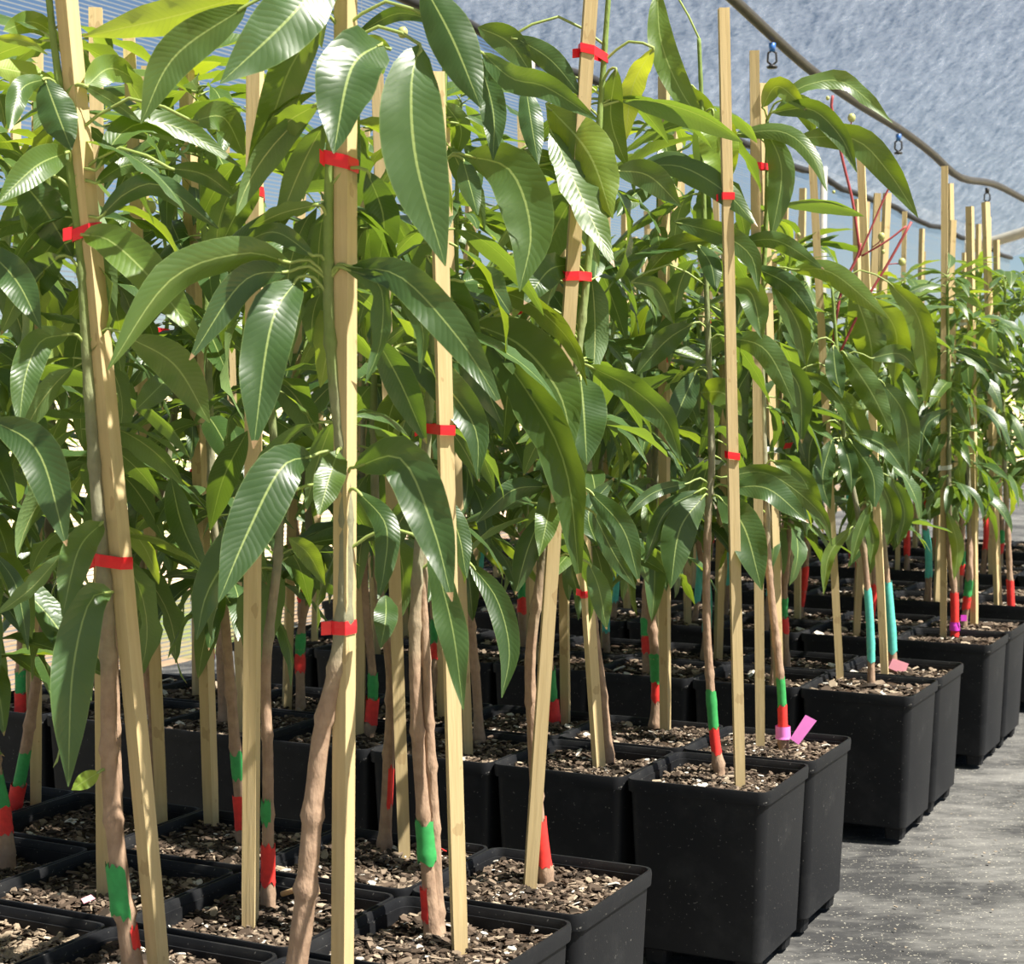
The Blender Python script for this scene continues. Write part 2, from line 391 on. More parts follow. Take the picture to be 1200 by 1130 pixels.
def leaf_variant(seed, bend, up, ratio, twist, nx=2, n=9):
    """unit-length drooping leaf: stalk from the origin along +X, blade bending towards -Z"""
    r = random.Random(seed); P = [Vector((0,0,0))]; a = up; N = n+2
    for i in range(N):
        a -= bend*(1.5 if i < 4 else .75)/N*1.02; P.append(P[-1] + Vector((math.cos(a), 0, math.sin(a)))/N)
    S = spline(P, 40); k = 5; cur = [S[k+int(round((40-k)*i/n))] for i in range(n+1)]
    ac = [(Matrix.Rotation(twist*i/n, 3, 'X') @ Vector((0, 1, 0))) for i in range(n+1)]
    v, f, uv, mi = blade(cur, ac, ratio, r.uniform(.1, .45)*r.choice((1, 1, -1)), r.uniform(.05, .28), seed, nx, None)
    b = MB(); b.tube([S[0], S[3], cur[0]], [.012, .010, .007], 4, False); o = len(v)
    v += b.v; uv += [(0, 0)]*len(b.v); f += [tuple(i+o for i in q) for q in b.f]; mi += [1]*len(b.f)
    return mesh('leaf', v, f, [M['leaf'], M['petiole']], True, uv, mi)
LEAVES = {'n': [], 'f': []}
for i in range(14):
    rr = random.Random(100+i); bd = .35+1.75*(i/13); args = (50+i, bd, rr.uniform(.1, .45), rr.uniform(.18, .235), rr.uniform(-.7, .7))
    LEAVES['n'].append(leaf_variant(*args, nx=4, n=10)); LEAVES['f'].append(leaf_variant(*args, nx=2, n=8))

# ------------------------------------------------------------------ plant builders
def tint(r, young=0.0):  # young: fresh growth, and sunlit brightness put into the leaf colour
    a = r.random(); g = (.68+.42*a, .72+.34*a, .70+.45*a)
    if r.random() < .16: g = (g[0]*1.55, g[1]*1.35, g[2]*.95)
    y = young; return (g[0]*(1+1.5*y), g[1]*(1+1.0*y), g[2]*(1+.1*y), 1)
def trunk_mesh(pts, r0, r1, seed, near=True, age=1.0):
    r = random.Random(seed); n = max(16, int(sum((pts[i+1]-pts[i]).length for i in range(len(pts)-1))/.030))
    fine = pts[0].length < 9 and near
    if fine: n = int(n*2.6)
    C = resample(pts, n); rad = []; nodes = {}; k = 5
    while k < n:
        nodes[k] = r.uniform(.14, .34); nodes[k+1] = nodes[k]*.45; k += r.choice((2, 3, 4, 5))*(3 if fine else 1)
    for i in range(n+1):
        u = i/n; q = r0+(r1-r0)*u**.85; q *= 1 + (.35*(1-u*14) if u < 1/14 else 0) + nodes.get(i, 0)*(1 if u < .75 else .5) + .03*r.uniform(-1, 1)
        rad.append(q)
    b = MB(); b.tube(C, rad, 10); uvs = [((i//10)/n*age, (i % 10)/10) for i in range(len(b.v))]
    # height above the pot sets the bark's age, short shoots stay green
    return mesh('trunk', b.v, b.f, M['bark'], True, uvs), C, rad
def along(C, z):
    for i in range(len(C)-1):
        if C[i].z <= z <= C[i+1].z: return C[i].lerp(C[i+1], (z-C[i].z)/max(1e-6, C[i+1].z-C[i].z)), i
    return (C[0], 0) if z < C[0].z else (C[-1], len(C)-1)
def hull(P):
    P = sorted(set((round(p[0], 5), round(p[1], 5)) for p in P)); H = []
    for seq in (P, P[::-1]):
        h = []
        for p in seq:
            while len(h) > 1 and (h[-1][0]-h[-2][0])*(p[1]-h[-2][1])-(h[-1][1]-h[-2][1])*(p[0]-h[-2][0]) <= 0: h.pop()
            h.append(p)
        H += h[:-1]
    return H
def tie_mesh(cs, cz, yaw, half, ct, rt, h, mat, r):
    P = []
    for sx in (-1, 1):
        for sy in (-1, 1): P.append((cs.x+half*(sx*math.cos(yaw)-sy*math.sin(yaw)), cs.y+half*(sx*math.sin(yaw)+sy*math.cos(yaw))))
    if ct is not None: P += [(ct.x+rt*math.cos(a*.785), ct.y+rt*math.sin(a*.785)) for a in range(8)]
    H = hull(P); cx = sum(p[0] for p in H)/len(H); cy = sum(p[1] for p in H)/len(H); tl = r.uniform(-.006, .006)
    def lp(e, dz, jit=0): 
        out = []
        for p in H:
            d = Vector((p[0]-cx, p[1]-cy, 0)); l = d.length; d = d*(1+e/max(l, .004)); out.append(Vector((cx+d.x, cy+d.y, cz+dz+tl*d.x/.02)))
        return out
    b = MB(); b.loops([lp(.0012, -h/2), lp(.0028, -h/2), lp(.0034, 0), lp(.0028, h/2), lp(.0012, h/2)])
    # loose tail
    p = Vector((H[0][0], H[0][1], cz)); q = p + Vector((r.uniform(-.014, -.006), -.008, r.uniform(-.006, .006)))
    b.add([p+Vector((0,-.004,-h/2)), p+Vector((0,-.004,h/2)), q+Vector((0,0,h/2)), q+Vector((0,0,-h/2)), p+Vector((0,-.0055,-h/2)), p+Vector((0,-.0055,h/2)), q+Vector((0,-.0015,h/2)), q+Vector((0,-.0015,-h/2))],
        [(0,1,2,3),(7,6,5,4),(0,4,5,1),(1,5,6,2),(2,6,7,3),(3,7,4,0)])
    return b.mesh('tape_tie', mat)
def tube_band(name, parent, C, rad, z0, z1, mat, k=1.07, ragged=True, arc=None):
    z0 -= GZ; z1 -= GZ                                   # C is in the thing's own frame
    P = []; rr = []
    for i in range(9):
        p, q = along(C, z0+(z1-z0)*i/8); P.append(p); rr.append(rad[min(q, len(rad)-1)]*k*(1.0 if 0 < i < 8 else .99))
    rr = [max(x, max(rr)*.93) for x in rr]; b = MB(); rj = random.Random(int(z0*1e5)); nn = 14
    a0, a1 = (math.radians(arc[0]), math.radians(arc[1])) if arc else (0, 2*math.pi)
    jit = [[rj.uniform(-1, 1)*min(.007, (z1-z0)*.2) if ragged else 0 for q in range(nn+1)] for e_ in range(2)]; L = []
    for i, (p, q) in enumerate(zip(P, rr)):
        row = []
        for m_ in range(nn if not arc else nn+1):
            th = a0+(a1-a0)*m_/nn; dz = jit[0][m_] if i == 0 else (jit[1][m_] if i == 8 else 0)
            row.append(p+Vector((q*math.cos(th), q*math.sin(th), dz)))
        L.append(row)
    b.loops(L, not arc); return obj(name, b.mesh(name, mat, True), parent)

def hero_leaf(T, pts, wpx, roll=0, tip=-.10, base=-.02, young=0.0, fold=None, wave=None, pet=True, nx=4):
    """pts: midrib in photo pixels from base to tip; tip/base: distance in front (-) of the stem in metres"""
    T['hl'] += 1; seed = T['seed']*131 + T['hl']; r = random.Random(seed); n = 14; Y = T['Y']; m = len(pts)-1
    W = [at_depth(x, y, Y + base + (tip-base)*(i/m)**.8) for i, (x, y) in enumerate(pts)]
    cur = resample(W, n); ac = []; prev = None
    for i, p in enumerate(cur):
        t = (cur[min(i+1, n)]-cur[max(i-1, 0)]).normalized(); vw = (Vector((0,0,CAMH))-p).normalized()
        a = vw.cross(t)
        if a.length < .25 and prev: a = prev
        a.normalize(); a = (a - t*a.dot(t)).normalized()
        a = Matrix.Rotation(math.radians(roll), 3, t) @ a
        if prev and a.dot(prev) < 0 : a = -a
        prev = a; ac.append(a)
    width = wpx*Y/F*1.0
    fold = r.uniform(.12, .38)*r.choice((1, 1, -1)) if fold is None else fold
    wave = r.uniform(.10, .32) if wave is None else wave
    pt = None
    if pet and T.get('C'):
        c, _ = along(T['C'], cur[0].z-.015+r.uniform(-.01, .01)); d = (c-cur[0]).length
        if .012 < d < .20: pt = spline([c, c.lerp(cur[0], .5)+Vector((0,0,.25*d)), cur[0], cur[1]], 6)
    v, f, uv, mi = blade(cur, ac, width, fold, wave, seed, nx, pt); o0 = cur[0]
    v = [p-o0 for p in v]
    lf = obj('leaf', mesh('leaf', v, f, [M['leaf'], M['petiole']], True, uv, mi), T['e'], o0-T['e'].location)
    lf.color = tint(r, young); return lf
def flush(T, p, count, L, back, near, r, up=0.0, young=0.0, spread=.03):
    """one whorl of leaves round the stem; back: only leaves that point away from the camera"""
    az0 = r.uniform(0, 6.3); e = T['e']; out = 0
    for i in range(count):
        az = az0 + i*2.399 + r.uniform(-.3, .3)
        if back and math.sin(az) < back-1.0: continue
        k = min(13, max(0, int(r.gauss(9-5*up, 3.2)))); me = LEAVES['n' if near else 'f'][k]
        l = L*r.uniform(.72, 1.18); pz = r.uniform(-.35, .35)+up
        lf = obj('leaf', me, e, p-e.location+Vector((0, 0, r.uniform(-spread, spread))), (r.uniform(-.5, .5), -pz, az), l)
        lf.color = tint(r, young)

POT_YAW = -ANG
TREES = {}
ROW_S = [-1.365, -.04, 1.26, 2.35, 3.46, 4.60, 5.75]
def pot_centre(k, r, j): return gp(ROW_S[k] + (r+.5)*PS, (j+.5)*PT, GZ)
def make_tree(k, r, j, spec):
    seed = 1000*k+100*(r+2)+j; rr = random.Random(seed); c = pot_centre(k, r, j)
    near = c.y < 4.7; e = empty('potted_mango_tree', c); T = dict(e=e, seed=seed, hl=0, c=c, k=k); TREES[(k, r, j)] = T
    yaw = POT_YAW + rr.uniform(-.012, .012)
    pot = obj('pot', POT, e, (0,0,0), (0,0,yaw)); obj('rim', RIM, pot)
    for sx in (-1, 1):
        for sy in (-1, 1): obj('foot', FOOT, pot, (sx*.106, sy*.106, 0))
    sd = rr.randrange(3); q = yaw+rr.randrange(4)*math.pi/2; dz = rr.uniform(-.008, .012)
    obj('soil', SOILS[sd], e, (0,0,dz), (0,0,q))
    tag(obj('bark_mulch', (CHIPS_N if near else CHIPS_F)[sd], e, (0,0,dz), (0,0,q)), kind='stuff')
    zs = .335
    # trunk
    if spec.get('trunk'):
        px = spec['trunk']; b0 = at_height(*px[0], zs); dx = b0-c; lim = .115; u_, w_ = dx.dot(D2), dx.dot(D1)
        u_ = max(-lim, min(lim, u_)); w_ = max(-lim, min(lim, w_)); b0 = Vector((c.x+D2.x*u_+D1.x*w_, c.y+D2.y*u_+D1.y*w_, zs)); Y = b0.y
        pts = [b0-Vector((0,0,.04)), b0] + [at_depth(x, y, Y) for x, y in px[1:]]
    else:
        b0 = Vector((c.x+rr.uniform(-.05, .05), c.y+rr.uniform(-.05, .05), zs)); Y = b0.y; top = rr.uniform(1.45, 1.72) + spec.get('dh', 0); lx, ly = rr.uniform(-.06, .06), rr.uniform(-.06, .06)
        pts = [b0-Vector((0,0,.04)), b0]
        for i in range(1, 7):
            u = i/6; pts.append(b0+Vector((lx*u+rr.uniform(-.02, .02), ly*u+rr.uniform(-.02, .02), (top-zs)*u)))
    T['Y'] = Y; r0 = spec.get('r', rr.uniform(.0105, .0145)); me, C, rad = trunk_mesh([p-c for p in pts], r0, .0045, seed, near)
    tr = obj('trunk', me, e); T['C'] = [p+c for p in C]; T['rad'] = rad; Cl = C
    # stake
    half = .0115; syaw = spec.get('syaw', rr.uniform(-.5, .5))
    if spec.get('stake'):
        (bx, by), (tx, ty) = spec['stake']; sb = at_height(bx, by, zs); dx = sb-c; u_, w_ = dx.dot(D2), dx.dot(D1); lim = .125
        u_ = max(-lim, min(lim, u_)); w_ = max(-lim, min(lim, w_)); sb = Vector((c.x+D2.x*u_+D1.x*w_, c.y+D2.y*u_+D1.y*w_, zs)); st = at_depth(tx, ty, sb.y+spec.get('sdy', 0))
    else:
        a = rr.uniform(0, 6.3); sb = Vector((b0.x+.045*math.cos(a), b0.y+.045*math.sin(a), zs)); st = sb+Vector((rr.uniform(-.07, .07), rr.uniform(-.06, .06), spec.get('sh', rr.uniform(1.55, 1.80))))
    ax = (st-sb).normalized(); sb2 = sb - ax*.22; ln = (st-sb2).length; b = MB(); L = []
    bow = rr.uniform(-.006, .006)
    for i in range(7):
        u = i/6; o = Vector((bow*math.sin(math.pi*u), 0, 0)); hh = half*(1.0 if u > 0 else .8)
        L.append([Vector((sx*hh, sy*hh, ln*u))+o for sx, sy in ((-1,-1),(1,-1),(1,1),(-1,1))])
    b.loops(L, True, True, True); st_o = obj('stake', b.mesh('stake', M['wood']), e, sb2-c)
    quat = ax.to_track_quat('Z', 'Y'); Q = quat.to_matrix() @ Matrix.Rotation(syaw, 3, 'Z'); st_o.rotation_euler = Q.to_euler()
    inv = (Matrix.Translation(sb2-c) @ Q.to_4x4()).inverted()
    # ties: bands round stake and stem
    for tz in spec.get('ties', []) or ([] if spec.get('trunk') else [rr.uniform(.95, 1.15), rr.uniform(1.35, 1.6)]):
        z = at_depth(600, tz, Y).z if tz > 5 or tz < -5 else tz
        cs = sb + ax*((z-sb.z)/ax.z); ct, i = along(T['C'], z); far = (Vector((ct.x, ct.y, 0))-Vector((cs.x, cs.y, 0))).length
        mat = M[spec.get('tie', 'red_tape' if k < 2 else rr.choice(('white_tape', 'white_tape', 'red_tape')))]
        me = tie_mesh(cs-c, z-GZ, syaw, half, (ct-c) if far < .09 else None, rad[min(i, len(rad)-1)], spec.get('th', .016), mat, rr)
        t = obj('tape_tie', me, st_o); t.matrix_parent_inverse = inv
    # painted bands on the stem
    for bd in spec.get('bands', []):
        z0, z1 = sorted((at_depth(600, bd[1], Y).z, at_depth(600, bd[2], Y).z)); tube_band('paint_band', tr, Cl, rad, max(.343, z0), z1, M[bd[0]], arc=bd[3] if len(bd) > 3 else None)
    if not spec.get('trunk') and 'bands' not in spec:
        kind = rr.random(); z = rr.uniform(.40, .50)
        if k >= 2 and kind < .35: tube_band('paint_band', tr, Cl, rad, z, z+.20, M['turq_paint'])
        elif k >= 3 and kind < .6: tube_band('paint_band', tr, Cl, rad, z-.03, z+.12, M['red_paint'])
        elif kind < .95: tube_band('paint_band', tr, Cl, rad, z, z+.05, M['red_paint']); tube_band('paint_band', tr, Cl, rad, z+.05, z+.11, M['green_paint'])
    # foliage
    fl = spec.get('flush'); ztop = T['C'][-1].z
    if fl is None:
        fl = []; z = rr.uniform(.80, .90)
        while z < ztop-.05: fl.append((z, rr.choice((9, 10, 11, 12)), 0)); z += rr.uniform(.13, .20)
        fl.append((ztop, 11, 0))
    Ln = spec.get('L', rr.uniform(.205, .262) if k < 3 else rr.uniform(.19, .24))
    for z, cnt, back in fl:
        p, _ = along(T['C'], z); top = z > ztop-.12
        flush(T, p, cnt, Ln, back, near, rr, .35 if top else 0.0, .35*rr.random() if top else (.12*rr.random()))
    if not spec.get('nobranch') and rr.random() < .6:       # a side shoot with its own whorl
        z = rr.uniform(1.05, 1.35); p, _ = along(T['C'], z); a = rr.uniform(.3, 2.8) if near else rr.uniform(0, 6.3); q = p+Vector((.09*math.cos(a), .09*math.sin(a), rr.uniform(.18, .3)))
        b = MB(); b.tube([p-c, p.lerp(q, .5)-c+Vector((.02*math.cos(a), .02*math.sin(a), -.01)), q-c], [.006, .005, .004], 6); obj('branch', b.mesh('branch', M['shoot'], True), e)
        flush(T, q, 8, Ln, .9 if near else 0, near, rr, .2, .3*rr.random())
    return T

# ------------------------------------------------------------------ the trees, read off the photograph (pixels)
def bk(zs, n=9, b=1.0): return [(z, n, b) for z in zs]
SPEC = {
 (0,-1,0): dict(trunk=[(338,1200),(357,1060),(374,880),(396,775),(404,700),(404,560),(391,440),(385,340),(387,180),(396,40),(402,-60)], r=.0175, stake=((400,1200),(405,-20)), syaw=-.55,
    ties=[735,188], th=.019, bands=[], flush=bk((1.2,1.36,1.5,1.62,1.80), 11, 1.0), nobranch=1, label='mango tree with thick bare brown stem and centre stake, nearest the camera'),
 (0,-1,1): dict(trunk=[(160,1165),(142,1040),(129,910),(127,780),(124,700),(112,560),(103,430),(95,300),(80,175),(62,40),(52,-60)], r=.0165, stake=((188,1165),(72,-60)), syaw=-.6,
    ties=[657,273], th=.018, bands=[('green_paint',1012,1072,(150,310)),('red_paint',1085,1112,(-60,40))], flush=bk((1.0,1.15,1.3,1.45,1.6,1.75), 11, .85), nobranch=1, label='mango tree with green paint patch and slanting stake at left front'),
 (0,-1,2): dict(dh=.05, label='mango tree at the left frame edge in the pale-mulched front pot'),
 (0,0,0): dict(trunk=[(507,1090),(499,985),(490,870),(486,760),(489,680),(497,560),(505,440),(512,330),(518,200),(522,60)], r=.0135, stake=((539,1108),(511,85)), syaw=.25,
    ties=[502], bands=[('green_paint',963,1010),('red_paint',1040,1076,(130,255))], flush=bk((1.05,1.2,1.35,1.5,1.65), 11, 1.0), nobranch=1, label='mango tree with forked grey stem banded green and red, front centre pot'),
 (0,0,1): dict(trunk=[(314,1060),(314,900),(312,780),(325,660),(327,600),(318,480),(312,380),(308,260),(300,150)], r=.0115, stake=((293,1078),(299,75)), syaw=-.2,
    ties=[231], bands=[('red_paint',990,1035),('green_paint',938,965,(160,300))], flush=bk((.95,1.1,1.25,1.4,1.62,1.75), 12, .8), nobranch=1, label='mango tree left of the thick bare stem, kinked stem banded red and green'),
 (0,0,2): dict(trunk=[(140,1050),(136,880),(133,760),(128,600),(120,400),(112,200),(108,60)], r=.011, stake=((121,1050),(112,10)), ties=[], bands=[], flush=bk((.95,1.1,1.25,1.4,1.55,1.7,1.82), 12, .75), label='mango tree hidden behind slanting left stake, pink scrap on its mulch'),
 (0,0,3): dict(trunk=[(8,1010),(4,950),(-8,880),(-15,700),(-20,400),(-10,100)], r=.015, stake=((-30,1000),(-25,20)), ties=[], bands=[('red_paint',945,975),('green_paint',905,945)], label='mango tree cut by the left edge, stem green above red'),
 (0,1,0): dict(trunk=[(640,1033),(631,960),(624,850),(622,760),(640,640),(664,500),(679,400),(692,280),(704,120),(715,-30)], r=.0125, stake=((621,1040),(695,-40)), syaw=.12,
    ties=[66,325], bands=[('red_paint',960,1012)], flush=bk((1.0,1.15,1.3,1.45,1.6,1.75), 11, 1.0), nobranch=1, label='mango tree with right-leaning stake in the foremost aisle-corner pot'),
 (0,1,1): dict(trunk=[(450,1000),(455,900),(458,790),(445,700),(440,600),(438,450),(440,250),(445,120)], r=.0125, stake=((474,1005),(441,60)), syaw=.1, ties=[], bands=[('red_paint',898,945,(-85,60))], flush=bk((.98,1.1,1.25,1.4,1.55,1.7), 12, .75), label='mango tree behind the thick bare stem, faint red mark, leaning stake'),
 (0,1,2): dict(trunk=[(286,990),(276,880),(263,720),(250,600),(245,450),(240,300),(232,120)], r=.0125, stake=((293,940),(216,15)), ties=[], bands=[('red_paint',934,972),('green_paint',882,912)], label='mango tree at left with slim stem, green patch above bright red band'),
 (0,1,3): dict(trunk=[(182,960),(180,850),(172,780),(165,680),(190,570),(205,480),(208,380),(205,250),(200,100)], r=.012, stake=((190,968),(150,20)), ties=[], bands=[], label='mango tree with crooked unpainted stem right of the slanting left stake'),
 (0,1,4): dict(trunk=[(15,955),(29,885),(48,760),(55,700),(58,600),(60,480),(50,300),(40,120)], r=.0135, stake=((42,947),(44,60)), ties=[712], bands=[('red_paint',920,952),('green_paint',880,920)], label='mango tree at far left with curved stem, broad green over red bands'),
 (1,0,0): dict(trunk=[(843,905),(836,850),(828,720),(830,600),(834,540),(830,400),(825,250),(822,120),(819,45)], r=.0115, stake=((867,917),(848,10)), syaw=.05, ties=[532,236], bands=[('green_paint',810,853),('red_paint',853,882)],
    flush=bk((1.1,1.25,1.4,1.55,1.7,1.85), 11, .9), nobranch=1, label='mango tree in the large front corner pot of the second double row'),
 (1,0,1): dict(trunk=[(714,893),(706,810),(697,740),(690,650),(690,500),(692,350),(700,220)], r=.012, stake=((703,903),(668,380)), ties=[690], bands=[], label='mango tree with unpainted stem, stake bound red just under a leaf tip'),
 (1,0,2): dict(trunk=[(566,872),(558,800),(548,690),(541,600),(536,450),(535,250),(540,120)], r=.013, stake=((548,887),(520,150)), ties=[606], bands=[], label='mango tree with knobbly brown stem bound red to its stake, second double row'),
 (1,0,3): dict(trunk=[(440,858),(437,800),(428,700),(425,560),(428,350),(430,180)], r=.0125, stake=((422,860),(428,150)), ties=[], bands=[('green_paint',790,818),('red_paint',818,848)], label='mango tree behind leaning-stake tree, bright green and red stem foot'),
 (1,0,4): dict(trunk=[(262,850),(258,760),(262,650),(268,480),(270,250)], stake=((283,862),(262,120)), bands=[], label='mango tree with plain stem behind slim red-banded stem at left'),
 (1,0,5): dict(label='mango tree in second double row seen between the two left stakes'),
 (1,0,6): dict(bands=[('red_paint',812,836),('green_paint',785,812)], trunk=[(24,838),(24,780),(26,700),(28,560),(30,300)], label='mango tree at far left back, upright stem green above red, sunlit ground behind'),
 (1,1,0): dict(trunk=[(918,878),(915,800),(903,690),(898,600),(893,400),(898,250),(899,140)], r=.0115, stake=((891,880),(884,60)), syaw=-.1, ties=[196,395], bands=[('red_paint',828,858),('green_paint',795,828)],
    flush=bk((1.05,1.2,1.35,1.5,1.65), 11, .9), nobranch=1, label='mango tree wearing a pink tag round its stem, above the aisle'),
 (1,1,1): dict(trunk=[(768,858),(769,790),(762,690),(768,550),(771,300),(772,160)], stake=((780,862),(778,90)), ties=[420], bands=[('green_paint',768,800),('red_paint',800,822)], label='mango tree with short green and red bands beside broad stake, second pot from aisle'),
 (1,1,2): dict(trunk=[(649,850),(645,800),(640,700),(640,500),(645,250)], stake=((668,845),(655,130)), bands=[('green_paint',783,820),('red_paint',820,846)], label='mango tree with thick green over dark red foot behind right-leaning stake'),
 (1,1,3): dict(label='mango tree behind the forked stem, back line of second double row'),
 (2,0,0): dict(trunk=[(1021,806),(1020,740),(1014,660),(1005,600),(990,520),(980,400),(975,335)], r=.0115, stake=((1010,777),(951,172)), ties=[], bands=[('turq_paint',690,775)], flush=bk((1.25,1.45), 8, 1.0), nobranch=1, label='mango tree with red fruit stalks and turquoise stem foot by the aisle'),
 (2,1,0): dict(trunk=[(1047,786),(1043,720),(1035,640),(1032,600),(1040,480),(1045,380)], stake=((1037,792),(1007,150)), ties=[], bands=[('turq_paint',682,765)], label='mango tree with turquoise stem and salmon tag in pot by the aisle'),
 (3,0,0): dict(trunk=[(1125,745),(1118,690),(1112,640),(1112,500),(1110,330)], stake=((1106,747),(1107,195)), ties=[548], tie='white_tape', bands=[('red_paint',695,745)], label='mango tree with red stem foot and magenta tag in the fourth double row'),
 (4,0,0): dict(trunk=[(1178,720),(1184,690),(1181,620),(1176,500),(1178,330)], stake=((1165,718),(1155,237)), ties=[526], tie='white_tape', bands=[('red_paint',680,718)], label='mango tree with red stem foot at the right frame edge'),
}
NJ = {(0,-1):3, (0,0):4, (0,1):5, (1,0):7, (1,1):7, (2,0):7, (2,1):7, (3,0):8, (3,1):8, (4,0):9, (4,1):9, (5,0):10, (5,1):10, (6,0):10, (6,1):10}
ORD = ['first','second','third','fourth','fifth','sixth','seventh','eighth','ninth','tenth']
for (k, r), nj in NJ.items():
    for j in range(nj):
        sp = SPEC.get((k, r, j), {})
        if k >= 4 and j > 1: sp = dict(sp, nobranch=1)
        T = make_tree(k, r, j, sp)
        lab = sp.get('label') or 'mango tree, %s from aisle in %s line of %s double row from front' % (ORD[j], 'front' if r == 0 else 'back', ORD[k])
        tag(T['e'], lab, 'potted tree', 'potted mango trees standing in double rows')

